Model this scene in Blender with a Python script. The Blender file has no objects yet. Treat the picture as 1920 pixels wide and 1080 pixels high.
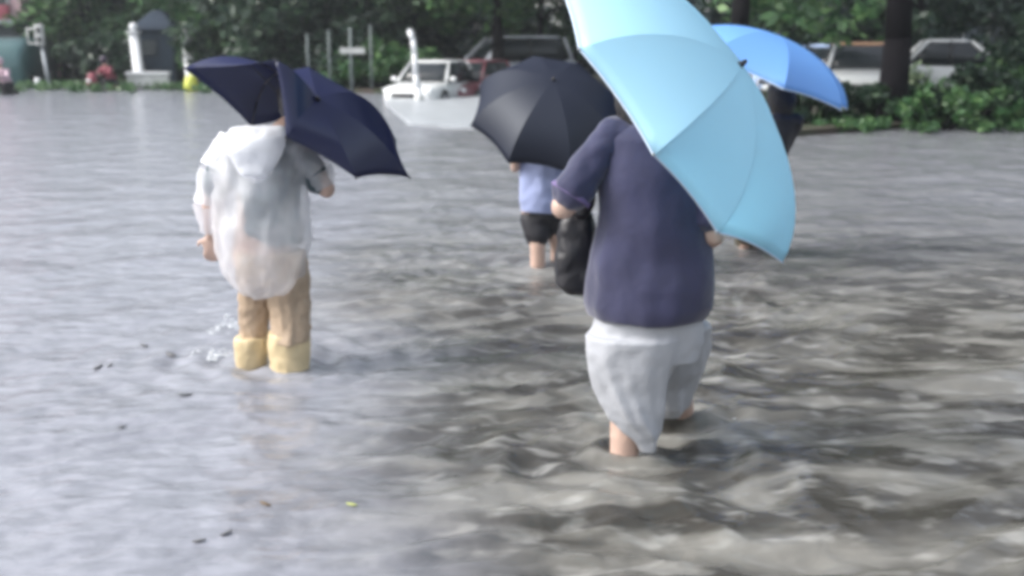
import bpy, bmesh, math, random
import numpy as np
from mathutils import Vector, Matrix
R = math.radians
random.seed(7)

# ------------------------------------------------------------------ camera, sky, light
scene = bpy.context.scene
COL = scene.collection
FPX, HOR, CAMH = 2058.0, 82.0, 1.37
PITCH = math.atan((540 - HOR) / FPX)
cam = bpy.data.cameras.new("camera"); camo = bpy.data.objects.new("camera", cam); COL.objects.link(camo)
camo.location = (0, 0, CAMH); camo.rotation_euler = (math.pi / 2 - PITCH, 0, 0)
cam.sensor_width = 36; cam.lens = 36 * FPX / 1920; cam.clip_end = 500; cam.clip_start = 0.05
cam.dof.use_dof = True; cam.dof.focus_distance = 3.0; cam.dof.aperture_fstop = cam.lens / 1000 / 0.013
scene.camera = camo

world = bpy.data.worlds.new("World"); scene.world = world; world.use_nodes = True
wn = world.node_tree; wn.nodes.clear()
wo = wn.nodes.new('ShaderNodeOutputWorld'); bg = wn.nodes.new('ShaderNodeBackground')
sky = wn.nodes.new('ShaderNodeTexSky'); sky.sky_type = 'NISHITA'; sky.sun_disc = False
SUN_EL, SUN_AZ = R(42), R(-100)
sky.sun_elevation = SUN_EL; sky.sun_rotation = SUN_AZ
sky.air_density = 1.0; sky.dust_density = 4.0; sky.ozone_density = 1.0
hs = wn.nodes.new('ShaderNodeHueSaturation'); hs.inputs['Saturation'].default_value = 0.38
hs.inputs['Value'].default_value = 1.25
wn.links.new(sky.outputs[0], hs.inputs['Color']); wn.links.new(hs.outputs[0], bg.inputs[0])
bg.inputs[1].default_value = 0.13
wn.links.new(bg.outputs[0], wo.inputs[0])

sl = bpy.data.lights.new("sun", 'SUN'); sl.energy = 1.3; sl.angle = R(22); sl.color = (1, 0.98, 0.95)
so = bpy.data.objects.new("sun", sl); COL.objects.link(so)
sd = Vector((math.sin(SUN_AZ) * math.cos(SUN_EL), math.cos(SUN_AZ) * math.cos(SUN_EL), math.sin(SUN_EL)))
so.rotation_euler = sd.to_track_quat('Z', 'Y').to_euler()
scene.view_settings.view_transform = 'Standard'; scene.view_settings.look = 'None'
scene.view_settings.exposure = 0.92; scene.view_settings.gamma = 1
scene.cycles.pixel_filter_type = 'BLACKMAN_HARRIS'; scene.cycles.filter_width = 4.0
scene.cycles.max_bounces = 8; scene.cycles.transparent_max_bounces = 12

# ------------------------------------------------------------------ helpers
def P(px, py, Y):
    """world point on the vertical plane y = Y seen at this place of the 1920x1080 photograph"""
    xu = (px - 960) / FPX; zu = (540 - py) / FPX
    ry = math.cos(PITCH) + math.sin(PITCH) * zu; rz = -math.sin(PITCH) + math.cos(PITCH) * zu
    t = Y / ry
    return Vector((xu * t, Y, CAMH + rz * t))
def G(px, py, z=0.0):
    """point where that sight line meets height z"""
    xu = (px - 960) / FPX; zu = (540 - py) / FPX
    ry = math.cos(PITCH) + math.sin(PITCH) * zu; rz = -math.sin(PITCH) + math.cos(PITCH) * zu
    t = (z - CAMH) / rz
    return Vector((xu * t, ry * t, z))

def thing(name, label, cat, loc, group=None, rz=0):
    o = bpy.data.objects.new(name, None); COL.objects.link(o); o.location = loc; o.rotation_euler = (0, 0, rz)
    o.empty_display_size = 0.1
    o['label'] = label; o['category'] = cat
    if group: o['group'] = group
    return o
def tag(o, label, cat, group=None, kind=None):
    if label: o['label'] = label
    if cat: o['category'] = cat
    if group: o['group'] = group
    if kind: o['kind'] = kind
    return o
def obj(name, bm, mat, parent=None, smooth=True, world=False):
    """link bm as one mesh; world=True: its vertices are in world space and are moved into the parent's space"""
    me = bpy.data.meshes.new(name)
    if world and parent:
        r = parent
        M = Matrix.Identity(4)
        chain = []
        while r: chain.append(r); r = r.parent
        for c in reversed(chain):
            M = M @ Matrix.LocRotScale(c.location, c.rotation_euler, c.scale)
        bm.transform(M.inverted())
    bm.normal_update(); bm.to_mesh(me); bm.free()
    if smooth: me.polygons.foreach_set('use_smooth', [True] * len(me.polygons))
    o = bpy.data.objects.new(name, me); COL.objects.link(o)
    if mat: me.materials.append(mat)
    if parent: o.parent = parent
    return o
def remesh(o, vox=0.008, smooth=6, fac=0.5, fold=0.0, fscale=0.12):
    m = o.modifiers.new('Remesh', 'REMESH'); m.mode = 'VOXEL'; m.voxel_size = vox; m.use_smooth_shade = True
    s = o.modifiers.new('Smooth', 'SMOOTH'); s.iterations = smooth; s.factor = fac
    if fold:
        t = bpy.data.textures.new('folds', 'CLOUDS'); t.noise_scale = fscale; t.noise_depth = 1
        d = o.modifiers.new('Displace', 'DISPLACE'); d.texture = t; d.strength = fold; d.mid_level = 0.5
        d.texture_coords = 'LOCAL'
    return o

def ball(bm, c, rx, ry=None, rz=None, rot=None, sub=2):
    ry = rx if ry is None else ry; rz = rx if rz is None else rz
    M = Matrix.Translation(c) @ (rot.to_4x4() if rot else Matrix.Identity(4)) @ Matrix.Diagonal((rx, ry, rz, 1))
    bmesh.ops.create_icosphere(bm, subdivisions=sub, radius=1, matrix=M)
def cone(bm, a, b, ra, rb, seg=12, caps=True):
    a, b = Vector(a), Vector(b); d = b - a
    if d.length < 1e-6: return
    M = Matrix.Translation((a + b) / 2) @ d.to_track_quat('Z', 'Y').to_matrix().to_4x4()
    bmesh.ops.create_cone(bm, cap_ends=caps, segments=seg, radius1=ra, radius2=rb, depth=d.length, matrix=M)
def limb(bm, pts, rad):
    for i in range(len(pts)):
        ball(bm, pts[i], rad[i])
        if i: cone(bm, pts[i-1], pts[i], rad[i-1], rad[i], 14)
def fold_at(t, i, seed, amp):
    return 1 + amp * (math.sin(3 * t + seed + .35 * i) * .5 + math.sin(5 * t + 2.1 * seed - .5 * i) * .45 + math.sin(9 * t + 3.7 * seed + .6 * i) * .3 + .3 * math.sin(14 * t - seed + .3 * i))
def loft(bm, rings, seg=20, cap=True, power=2.0, fold=0.0, fseed=1.0):
    """rings: (centre, rx, ry, angle) ; horizontal superellipse rings, or (centre, rx, ry, angle, tilt matrix)"""
    prev = None; first = None
    for ri, r in enumerate(rings):
        fa = fold * (ri / max(1, len(rings) - 1)) ** .7
        c = Vector(r[0]); row = []
        for k in range(seg):
            t = 2 * math.pi * k / seg
            ct, st = math.cos(t), math.sin(t)
            x = r[1] * math.copysign(abs(ct) ** (2 / power), ct); y = r[2] * math.copysign(abs(st) ** (2 / power), st)
            if fa: fo_ = fold_at(t, ri, fseed, fa); x *= fo_; y *= fo_
            v = Vector((x * math.cos(r[3]) - y * math.sin(r[3]), x * math.sin(r[3]) + y * math.cos(r[3]), 0))
            if len(r) > 4: v = r[4] @ v
            row.append(bm.verts.new(c + v))
        if prev:
            for k in range(seg):
                bm.faces.new((prev[k], prev[(k+1) % seg], row[(k+1) % seg], row[k]))
        else: first = row
        prev = row
    if cap:
        bm.faces.new(list(reversed(first))); bm.faces.new(prev)
def box(bm, c, s, rot=None, bev=0.0):
    M = Matrix.Translation(c) @ (rot.to_4x4() if rot else Matrix.Identity(4)) @ Matrix.Diagonal((s[0], s[1], s[2], 1))
    r = bmesh.ops.create_cube(bm, size=1, matrix=M)
    if bev > 0:
        ed = list({e for v in r['verts'] for e in v.link_edges})
        bmesh.ops.bevel(bm, geom=ed, offset=bev, segments=2, affect='EDGES', profile=0.6)
def NB(): return bmesh.new()

# ------------------------------------------------------------------ materials
def mat(name, col, rough=0.6, spec=0.5, noise=0.0, nscale=8, bump=0.0, bscale=60, metal=0, sheen=0, coat=0, col2=None):
    m = bpy.data.materials.new(name); m.use_nodes = True; nt = m.node_tree
    b = nt.nodes['Principled BSDF']
    b.inputs['Base Color'].default_value = (*col, 1); b.inputs['Roughness'].default_value = rough
    b.inputs['Specular IOR Level'].default_value = spec; b.inputs['Metallic'].default_value = metal
    b.inputs['Sheen Weight'].default_value = sheen; b.inputs['Coat Weight'].default_value = coat
    if noise or bump or col2:
        tc = nt.nodes.new('ShaderNodeTexCoord')
    if noise or col2:
        n = nt.nodes.new('ShaderNodeTexNoise'); n.inputs['Scale'].default_value = nscale; n.inputs['Detail'].default_value = 4
        nt.links.new(tc.outputs['Object'], n.inputs['Vector'])
        mx = nt.nodes.new('ShaderNodeMix'); mx.data_type = 'RGBA'
        c2 = col2 or tuple(max(0, c * (1 - noise)) for c in col)
        mx.inputs[6].default_value = (*col, 1); mx.inputs[7].default_value = (*c2, 1)
        mr = nt.nodes.new('ShaderNodeMapRange'); mr.inputs[1].default_value = 0.35; mr.inputs[2].default_value = 0.65
        nt.links.new(n.outputs[0], mr.inputs[0]); nt.links.new(mr.outputs[0], mx.inputs[0])
        nt.links.new(mx.outputs[2], b.inputs['Base Color'])
    if bump:
        n2 = nt.nodes.new('ShaderNodeTexNoise'); n2.inputs['Scale'].default_value = bscale; n2.inputs['Detail'].default_value = 3
        nt.links.new(tc.outputs['Object'], n2.inputs['Vector'])
        bp = nt.nodes.new('ShaderNodeBump'); bp.inputs['Strength'].default_value = bump; bp.inputs['Distance'].default_value = 0.01
        nt.links.new(n2.outputs[0], bp.inputs['Height']); nt.links.new(bp.outputs[0], b.inputs['Normal'])
    return m
def fabric(name, col, trans=0.5, rough=0.5, gloss=0.12, alpha=1.0, tcol=None):
    """thin cloth or film: light passes through it"""
    m = bpy.data.materials.new(name); m.use_nodes = True; nt = m.node_tree; nt.nodes.clear()
    out = nt.nodes.new('ShaderNodeOutputMaterial')
    d = nt.nodes.new('ShaderNodeBsdfDiffuse'); d.inputs[0].default_value = (*col, 1)
    t = nt.nodes.new('ShaderNodeBsdfTranslucent'); t.inputs[0].default_value = (*(tcol or col), 1)
    g = nt.nodes.new('ShaderNodeBsdfGlossy'); g.inputs['Roughness'].default_value = rough; g.inputs[0].default_value = (0.9, 0.95, 1, 1)
    a = nt.nodes.new('ShaderNodeMixShader'); a.inputs[0].default_value = trans
    nt.links.new(d.outputs[0], a.inputs[1]); nt.links.new(t.outputs[0], a.inputs[2])
    c = nt.nodes.new('ShaderNodeMixShader'); c.inputs[0].default_value = gloss
    nt.links.new(a.outputs[0], c.inputs[1]); nt.links.new(g.outputs[0], c.inputs[2])
    last = c
    if alpha < 1:
        tr = nt.nodes.new('ShaderNodeBsdfTransparent'); e = nt.nodes.new('ShaderNodeMixShader')
        n = nt.nodes.new('ShaderNodeTexNoise'); n.inputs['Scale'].default_value = 6; tc = nt.nodes.new('ShaderNodeTexCoord')
        nt.links.new(tc.outputs['Object'], n.inputs['Vector'])
        mr = nt.nodes.new('ShaderNodeMapRange'); mr.inputs[1].default_value = .35; mr.inputs[2].default_value = .65
        mr.inputs[3].default_value = alpha - .13; mr.inputs[4].default_value = min(1, alpha + .13)
        nt.links.new(n.outputs[0], mr.inputs[0]); nt.links.new(mr.outputs[0], e.inputs[0])
        nt.links.new(tr.outputs[0], e.inputs[1]); nt.links.new(c.outputs[0], e.inputs[2]); last = e
    nt.links.new(last.outputs[0], out.inputs[0])
    return m
def leafmat(name, c1, c2, c3):
    m = bpy.data.materials.new(name); m.use_nodes = True; nt = m.node_tree; b = nt.nodes['Principled BSDF']
    g = nt.nodes.new('ShaderNodeNewGeometry'); r = nt.nodes.new('ShaderNodeValToRGB')
    e = r.color_ramp.elements; e[0].color = (*c1, 1); e[1].color = (*c3, 1); k = e.new(0.6); k.color = (*c2, 1)
    nt.links.new(g.outputs['Random Per Island'], r.inputs[0]); nt.links.new(r.outputs[0], b.inputs['Base Color'])
    b.inputs['Roughness'].default_value = 0.42
    t = nt.nodes.new('ShaderNodeBsdfTranslucent'); mx = nt.nodes.new('ShaderNodeMixShader'); mx.inputs[0].default_value = 0.25
    nt.links.new(r.outputs[0], t.inputs[0]); nt.links.new(b.outputs[0], mx.inputs[1]); nt.links.new(t.outputs[0], mx.inputs[2])
    nt.links.new(mx.outputs[0], nt.nodes['Material Output'].inputs[0])
    return m

SKIN = mat('skin', (0.54, 0.38, 0.31), 0.5, noise=0.12, nscale=14, bump=0.1)
HAIR = mat('black_hair', (0.012, 0.011, 0.012), 0.45, bump=0.5, bscale=90)
NAVY = mat('navy_cotton', (0.033, 0.035, 0.085), 0.75, spec=0.3, noise=0.25, nscale=7, bump=0.3, bscale=40, sheen=0.4)
GREYT = mat('pale_grey_trousers', (0.42, 0.435, 0.47), 0.65, noise=0.14, nscale=6, bump=0.3, bscale=30)
BLACK = mat('black_cloth', (0.012, 0.012, 0.018), 0.65, noise=0.3, bump=0.2)
PERI = mat('periwinkle_cotton', (0.27, 0.32, 0.53), 0.75, noise=0.1, bump=0.2, sheen=0.3)
TEAL = mat('grey_teal_cotton', (0.09, 0.13, 0.15), 0.75, noise=0.2, bump=0.2)
TAN = mat('tan_trousers', (0.44, 0.33, 0.23), 0.6, noise=0.25, nscale=9, bump=0.3)
BOOT = mat('cream_rubber', (0.62, 0.50, 0.30), 0.35, noise=0.15, nscale=12)
OLIVE = mat('olive_trousers', (0.09, 0.08, 0.05), 0.7, noise=0.2)
REDC = mat('red_cloth', (0.25, 0.045, 0.07), 0.6, noise=0.2)
PINKC = mat('pink_rain_cape', (0.62, 0.45, 0.52), 0.4, noise=0.1)
WHITE = mat('white_paint', (0.78, 0.80, 0.82), 0.45, noise=0.08, nscale=5)
DIRTYW = mat('weathered_white_paint', (0.55, 0.57, 0.56), 0.5, noise=0.25, nscale=4)
STEEL = mat('grey_steel', (0.30, 0.33, 0.36), 0.4, noise=0.15, metal=0.4)
CHROME = mat('bright_steel', (0.6, 0.6, 0.62), 0.25, metal=1)
POSTM = mat('dull_grey_green_paint', (.13, .16, .16), .6, noise=.2)
PLAST = mat('black_plastic', (0.015, 0.015, 0.018), 0.4)
TYRE = mat('tyre_rubber', (0.02, 0.02, 0.02), 0.8)
GLASS = mat('dark_car_glass', (0.015, 0.02, 0.024), 0.15, spec=0.5)
LENS = mat('lamp_lens', (0.75, 0.78, 0.8), 0.15, coat=0.5)
BARK = mat('wet_bark', (0.008, 0.007, 0.009), 0.9, spec=0.1, noise=0.4, nscale=12, bump=0.8, bscale=25)
EYEM = mat('eye', (0.35, 0.33, 0.32), 0.2)

# ------------------------------------------------------------------ ground and water
def gnoise(x, y, seed):
    """gradient noise, vectorised"""
    xi = np.floor(x).astype(np.int64); yi = np.floor(y).astype(np.int64); xf = x - xi; yf = y - yi
    def h(a, b):
        n = (a * 374761393 + b * 668265263 + seed * 982451653) & 0xffffffff
        n = ((n ^ (n >> 13)) * 1274126177) & 0xffffffff
        n = (n ^ (n >> 16)) & 0xffff
        t = n / 65536.0 * 2 * np.pi
        return np.cos(t), np.sin(t)
    u = xf * xf * xf * (xf * (xf * 6 - 15) + 10); v = yf * yf * yf * (yf * (yf * 6 - 15) + 10)
    def g(dx, dy):
        c, s = h(xi + dx, yi + dy); return c * (xf - dx) + s * (yf - dy)
    a = g(0, 0) * (1 - u) + g(1, 0) * u; b = g(0, 1) * (1 - u) + g(1, 1) * u
    return (a * (1 - v) + b * v) * 1.5
def sstep(x, a, b):
    t = np.clip((x - a) / (b - a), 0, 1); return t * t * (3 - 2 * t)
def rough_mask(X, Y):
    """1 where the current runs rough, 0 on the calm shallow side to the left"""
    edge = -0.50 - 0.16 * np.minimum(Y - 3, 6) + 0.45 * gnoise(X * .5 + 3, Y * .5, 5)
    return 0.24 + 0.76 * sstep(X - edge, -0.35, 0.6)
LEGS = [(G(1175, 860), .10), (G(1290, 778), .08), (G(478, 668), .09), (G(545, 690), .10), (G(1012, 498), .07)]
def wave(X, Y):
    ang = R(-14); c, s = math.cos(ang), math.sin(ang)
    U = X * c - Y * s; V = X * s + Y * c
    wx = U + .5 * gnoise(U * .8, V * .8, 1); wy = V + .38 * gnoise(U * .9, V * .9, 2)
    m = rough_mask(X, Y)
    def ridge(n, k=1.0): return (1 - np.abs(n) * 2) 
    h = 0.030 * gnoise(wx * .7, wy * 1.5, 11) * (0.4 + 0.6 * m)
    mid = np.clip(1.15 - (Y - 3.8) / 5, .22, 1)
    h += 0.022 * mid * ridge(gnoise(wx * 1.5, wy * 3.6, 12)) * m
    h += 0.012 * mid * ridge(gnoise(wx * 2.7 + 7, wy * 5.2, 13)) * m
    h += 0.008 * mid * gnoise(wx * 4.5 + 2, wy * 7, 17) * m
    fade = np.clip(1 - (Y - 6) / 14, 0.0, 1)
    h += 0.005 * gnoise(wx * 7.5, wy * 14, 14) * (0.25 + .75 * m) * fade
    h += 0.002 * gnoise(wx * 17, wy * 26, 15) * fade * (0.3 + .7 * m)
    for (p, r) in LEGS:                                     # wakes round the legs
        d = np.sqrt((X - p.x) ** 2 + (Y - p.y) ** 2)
        h += 0.012 * np.cos((d - r) * 36) * np.exp(-(d - r) * 3.2) * (d > r * .5)
    return h
def axis(lo, hi, mid, fine, n_f, g):
    """dense round mid, growing outwards"""
    out = [mid]; s = fine; x = mid; k = 0
    while x < hi: x += s; k += 1; out.append(min(x, hi)); s = fine if k < n_f[1] else s * g
    x = mid; s = fine; k = 0; lo_l = []
    while x > lo: x -= s; k += 1; lo_l.append(max(x, lo)); s = fine if k < n_f[0] else s * g
    return np.array(lo_l[::-1] + out)
def sheet(name, xs, ys, zf, m):
    X, Y = np.meshgrid(xs, ys); Z = zf(X, Y)
    co = np.stack([X, Y, Z], -1).reshape(-1, 3).astype(np.float32)
    nx, ny = len(xs), len(ys)
    i = np.arange(nx - 1)[None, :] + nx * np.arange(ny - 1)[:, None]
    q = np.stack([i, i + 1, i + 1 + nx, i + nx], -1).reshape(-1, 4).astype(np.int32)
    me = bpy.data.meshes.new(name); me.vertices.add(len(co)); me.vertices.foreach_set('co', co.ravel())
    me.loops.add(q.size); me.loops.foreach_set('vertex_index', q.ravel())
    me.polygons.add(len(q)); me.polygons.foreach_set('loop_start', np.arange(0, q.size, 4, dtype=np.int32))
    me.update(calc_edges=True); me.polygons.foreach_set('use_smooth', np.ones(len(q), bool))
    me.materials.append(m); o = bpy.data.objects.new(name, me); COL.objects.link(o); o['kind'] = 'structure'
    return o, X, Y
def water_material():
    m = bpy.data.materials.new('muddy_water'); m.use_nodes = True; nt = m.node_tree; L = nt.links; b = nt.nodes['Principled BSDF']
    geo = nt.nodes.new('ShaderNodeNewGeometry')
    def mapping(rot, sc):
        mp = nt.nodes.new('ShaderNodeMapping'); mp.inputs['Rotation'].default_value = (0, 0, rot); mp.inputs['Scale'].default_value = sc
        L.new(geo.outputs['Position'], mp.inputs[0]); return mp
    def noise(v, s, d=4, dist=0.0):
        n = nt.nodes.new('ShaderNodeTexNoise'); n.inputs['Scale'].default_value = s; n.inputs['Detail'].default_value = d
        n.inputs['Distortion'].default_value = dist; L.new(v.outputs[0], n.inputs['Vector']); return n
    def ramp(src, a, bb, lo=0., hi=1.):
        r = nt.nodes.new('ShaderNodeMapRange'); r.interpolation_type = 'SMOOTHSTEP'
        r.inputs[1].default_value = a; r.inputs[2].default_value = bb; r.inputs[3].default_value = lo; r.inputs[4].default_value = hi
        L.new(src, r.inputs[0]); return r
    def mix(f, a, c):
        x = nt.nodes.new('ShaderNodeMix'); x.data_type = 'RGBA'; L.new(f, x.inputs[0])
        for k, v in ((6, a), (7, c)):
            if isinstance(v, tuple): x.inputs[k].default_value = (*v, 1)
            else: L.new(v, x.inputs[k])
        return x.outputs[2]
    at = nt.nodes.new('ShaderNodeAttribute'); at.attribute_name = 'brown_mix'
    streak = noise(mapping(R(-14), (1, 2.6, 1)), 1.6, 4, .6)
    fine = noise(mapping(R(-14), (1, 2.2, 1)), 6, 4, .4)
    brown = mix(ramp(streak.outputs[0], .4, .62).outputs[0], (0.050, 0.047, 0.041), (0.18, 0.176, 0.160))
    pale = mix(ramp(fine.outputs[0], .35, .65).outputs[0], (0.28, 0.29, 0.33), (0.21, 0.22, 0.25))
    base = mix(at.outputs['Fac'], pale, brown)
    # thin foam carried in drawn-out streaks
    fm = ramp(noise(mapping(R(-18), (1, 2.3, 1)), 5.5, 3, .3).outputs[0], .52, .72, 0, .42)
    fk = nt.nodes.new('ShaderNodeMath'); fk.operation = 'MULTIPLY'; L.new(fm.outputs[0], fk.inputs[0]); L.new(at.outputs['Fac'], fk.inputs[1])
    base = mix(fk.outputs[0], base, (0.42, 0.42, 0.40))
    L.new(base, b.inputs['Base Color'])
    b.inputs['IOR'].default_value = 1.40; b.inputs['Roughness'].default_value = 0.20
    n1 = noise(mapping(R(-14), (1, 1.7, 1)), 9, 4, .3); n2 = noise(mapping(0, (1, 1, 1)), 2.2, 3, 0)
    ad = nt.nodes.new('ShaderNodeMath'); ad.operation = 'MULTIPLY_ADD'; ad.inputs[1].default_value = 6.0
    L.new(n2.outputs[0], ad.inputs[0]); L.new(n1.outputs[0], ad.inputs[2])
    bp = nt.nodes.new('ShaderNodeBump'); bp.inputs['Distance'].default_value = 0.022; bp.inputs['Strength'].default_value = 0.45
    L.new(ad.outputs[0], bp.inputs['Height']); L.new(bp.outputs[0], b.inputs['Normal'])
    return m
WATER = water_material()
xs = axis(-70, 75, 0.1, 0.016, (190, 190), 1.017); ys = axis(-8, 90, 3.6, 0.016, (150, 150), 1.0135)
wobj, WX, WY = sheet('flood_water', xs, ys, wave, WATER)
brown_mix = (rough_mask(WX, WY) - .24) / .76
brown_mix = np.clip(brown_mix * (0.35 + .65 * (1 - sstep(WY, 4.5, 10))) , 0, 1)  # water colour weight: pale at the left and far off, brown at the right
at = wobj.data.attributes.new('brown_mix', 'FLOAT', 'POINT'); at.data.foreach_set('value', brown_mix.ravel().astype(np.float32))

ROAD = mat('wet_asphalt', (0.05, 0.05, 0.052), 0.5, noise=0.3, nscale=2, bump=0.4)
gx = np.array([-75, -40, -20, 0, 20, 40, 80.]); gy = np.array([-10, 0, 10, 20, 30, 38, 50, 95.])
sheet('road', gx, gy, lambda X, Y: np.where(Y > 45, -0.12, -0.30), ROAD)

SOIL = mat('wet_soil', (0.06, 0.045, 0.035), 0.9, noise=0.4, nscale=3, bump=0.6, bscale=9, col2=(0.03, 0.045, 0.02))
CONC = mat('pale_concrete', (0.46, 0.49, 0.52), 0.35, noise=0.2, nscale=2, bump=0.2)
def slab(name, pts, z0, z1, m, kind='structure', bev=0.03):
    bm = NB(); lo = [bm.verts.new((p[0], p[1], z0)) for p in pts]; hi = [bm.verts.new((p[0], p[1], z1)) for p in pts]
    n = len(pts)
    bm.faces.new(list(reversed(lo))); top = bm.faces.new(hi)
    for i in range(n): bm.faces.new((lo[i], lo[(i+1) % n], hi[(i+1) % n], hi[i]))
    if bev: bmesh.ops.bevel(bm, geom=list(top.edges), offset=bev, segments=2, affect='EDGES')
    o = obj(name, bm, m, smooth=False); o['kind'] = kind; return o
def gp(px, py): g = G(px, py); return (g.x, g.y)
# planted strip on the right, grass verge in the middle, pavement between, bank at the back
slab('planting_bed', [gp(1440, 262), (gp(1620, 246)), gp(1960, 232), (30, 22), (30, 28), (5.5, 28), (4.6, 22)], -.3, .10, SOIL)
slab('pavement', [gp(726, 198), gp(768, 236), gp(1150, 246), (5.0, 24.0), (2.4, 31), (-3.5, 31)], -.3, .045, CONC)
slab('verge', [(-40, 38), (-16, 36.5), (-8, 34), (-3.6, 31.2), (2.6, 31.2), (5.4, 28.4), (34, 28.4), (60, 60), (-60, 60)], -.3, .12, SOIL)

# ------------------------------------------------------------------ foliage
LEAF_D = leafmat('dark_foliage', (0.010, 0.028, 0.018), (0.026, 0.060, 0.032), (0.065, 0.115, 0.06))
LEAF_M = leafmat('mid_foliage', (0.026, 0.080, 0.032), (0.060, 0.150, 0.052), (0.15, 0.26, 0.10))
LEAF_P = leafmat('pale_foliage', (0.10, 0.17, 0.08), (0.22, 0.32, 0.17), (0.40, 0.48, 0.30))
LEAF_B = leafmat('distant_foliage', (0.008, 0.018, 0.020), (0.014, 0.030, 0.028), (0.03, 0.055, 0.048))
def leaves(name, clumps, n, size, m, parent=None, seed=1, flat=0.6):
    """clumps: list of (centre, radius); n leaf faces spread through them"""
    rs = np.random.RandomState(seed)
    C = np.array([c[0] for c in clumps]); Rr = np.array([c[1] for c in clumps])
    w = Rr ** 2; idx = rs.choice(len(C), n, p=w / w.sum())
    d = rs.normal(size=(n, 3)); d /= np.linalg.norm(d, axis=1)[:, None]
    rad = Rr[idx] * (0.55 + 0.45 * rs.rand(n)) * (0.75 + .4 * rs.rand(n))
    pos = C[idx] + d * rad[:, None] * np.array([1, 1, .75])
    a = rs.normal(size=(n, 3)) + d * .3; a[:, 2] *= flat; a /= np.linalg.norm(a, axis=1)[:, None]
    nrm = rs.normal(size=(n, 3)) * .8 + d + np.array([0, 0, .7]); bvec = np.cross(nrm, a); bvec /= np.linalg.norm(bvec, axis=1)[:, None]
    s = size * (0.6 + .8 * rs.rand(n))[:, None]
    v = np.stack([pos - a * s, pos - bvec * s * .45, pos + a * s, pos + bvec * s * .45], 1).reshape(-1, 3).astype(np.float32)
    me = bpy.data.meshes.new(name); me.vertices.add(4 * n); me.vertices.foreach_set('co', v.ravel())
    me.loops.add(4 * n); me.loops.foreach_set('vertex_index', np.arange(4 * n, dtype=np.int32))
    me.polygons.add(n); me.polygons.foreach_set('loop_start', np.arange(0, 4 * n, 4, dtype=np.int32)); me.update(calc_edges=True)
    me.materials.append(m); o = bpy.data.objects.new(name, me); COL.objects.link(o)
    if parent: o.parent = parent
    return o
def tree(name, loc, label, h, crown_lo, crown_r, tr, m, n, size, seed, lean=0, group='trees along the flooded road'):
    rnd = random.Random(seed); t = thing(name, label, 'tree', loc, group)
    bm = NB(); top = Vector((lean * h * .5, 0, h * .75)); pts = []; N = 7
    for i in range(N):
        f = i / (N - 1); pts.append(Vector((lean * h * .5 * f + rnd.uniform(-.04, .04) * h * .2, rnd.uniform(-.04, .04) * h * .2, h * .75 * f - .3 * (i == 0))))
    rad = [tr * (1.06 if i == 0 else 1 - .75 * i / (N - 1)) for i in range(N)]
    limb(bm, pts, rad); clumps = []
    for k in range(9):
        f = rnd.uniform(.35, 1); s0 = pts[min(N - 1, int(f * (N - 1)))]
        an = k * 2.4 + rnd.uniform(-.4, .4); ln = crown_r * rnd.uniform(.5, .95)
        e = s0 + Vector((math.cos(an) * ln, math.sin(an) * ln, rnd.uniform(-.1, .5) * ln))
        md = (s0 + e) / 2 + Vector((0, 0, .12 * ln)); limb(bm, [s0, md, e], [tr * .4, tr * .25, tr * .1])
        clumps.append((tuple(e), crown_r * rnd.uniform(.3, .5)))
    obj('trunk', bm, BARK, t)
    for k in range(16):
        an = rnd.uniform(0, 6.28); rr = crown_r * rnd.uniform(.1, 1) ; z = rnd.uniform(crown_lo, h)
        f = (z - crown_lo) / max(.1, h - crown_lo); rr *= (0.75 + .6 * math.sin(f * 3.1)) * .75
        clumps.append(((math.cos(an) * rr + lean * z * .5, math.sin(an) * rr, z), crown_r * rnd.uniform(.22, .42)))
    leaves('crown', clumps, n, size, m, t, seed)
    return t
def bush(name, loc, label, rx, ry, h, m, n, size, seed, cat='shrub', group=None):
    rnd = random.Random(seed); t = thing(name, label, cat, loc, group)
    cl = []
    bm = NB()
    for k in range(12):
        x, y, z = rnd.uniform(-rx, rx), rnd.uniform(-ry, ry), h * rnd.uniform(.25, .85)
        cl.append(((x, y, z), h * rnd.uniform(.2, .38))); limb(bm, [Vector((x * .3, y * .3, -.1)), Vector((x, y, z))], [.03, .012])
    obj('stem', bm, BARK, t); leaves('foliage', cl, n, size, m, t, seed)
    return t

# far wood: nobody could count it
rs = random.Random(3)
cl = [((rs.uniform(-38, 46), rs.uniform(44, 52), rs.uniform(.2, 3.4)), rs.uniform(1.0, 2.0)) for _ in range(330)]
tag(leaves('distant_wood', cl, 30000, .42, LEAF_B, None, 5), 'dense dark wood filling the far side behind the cars', 'wood', kind='stuff')

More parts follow.
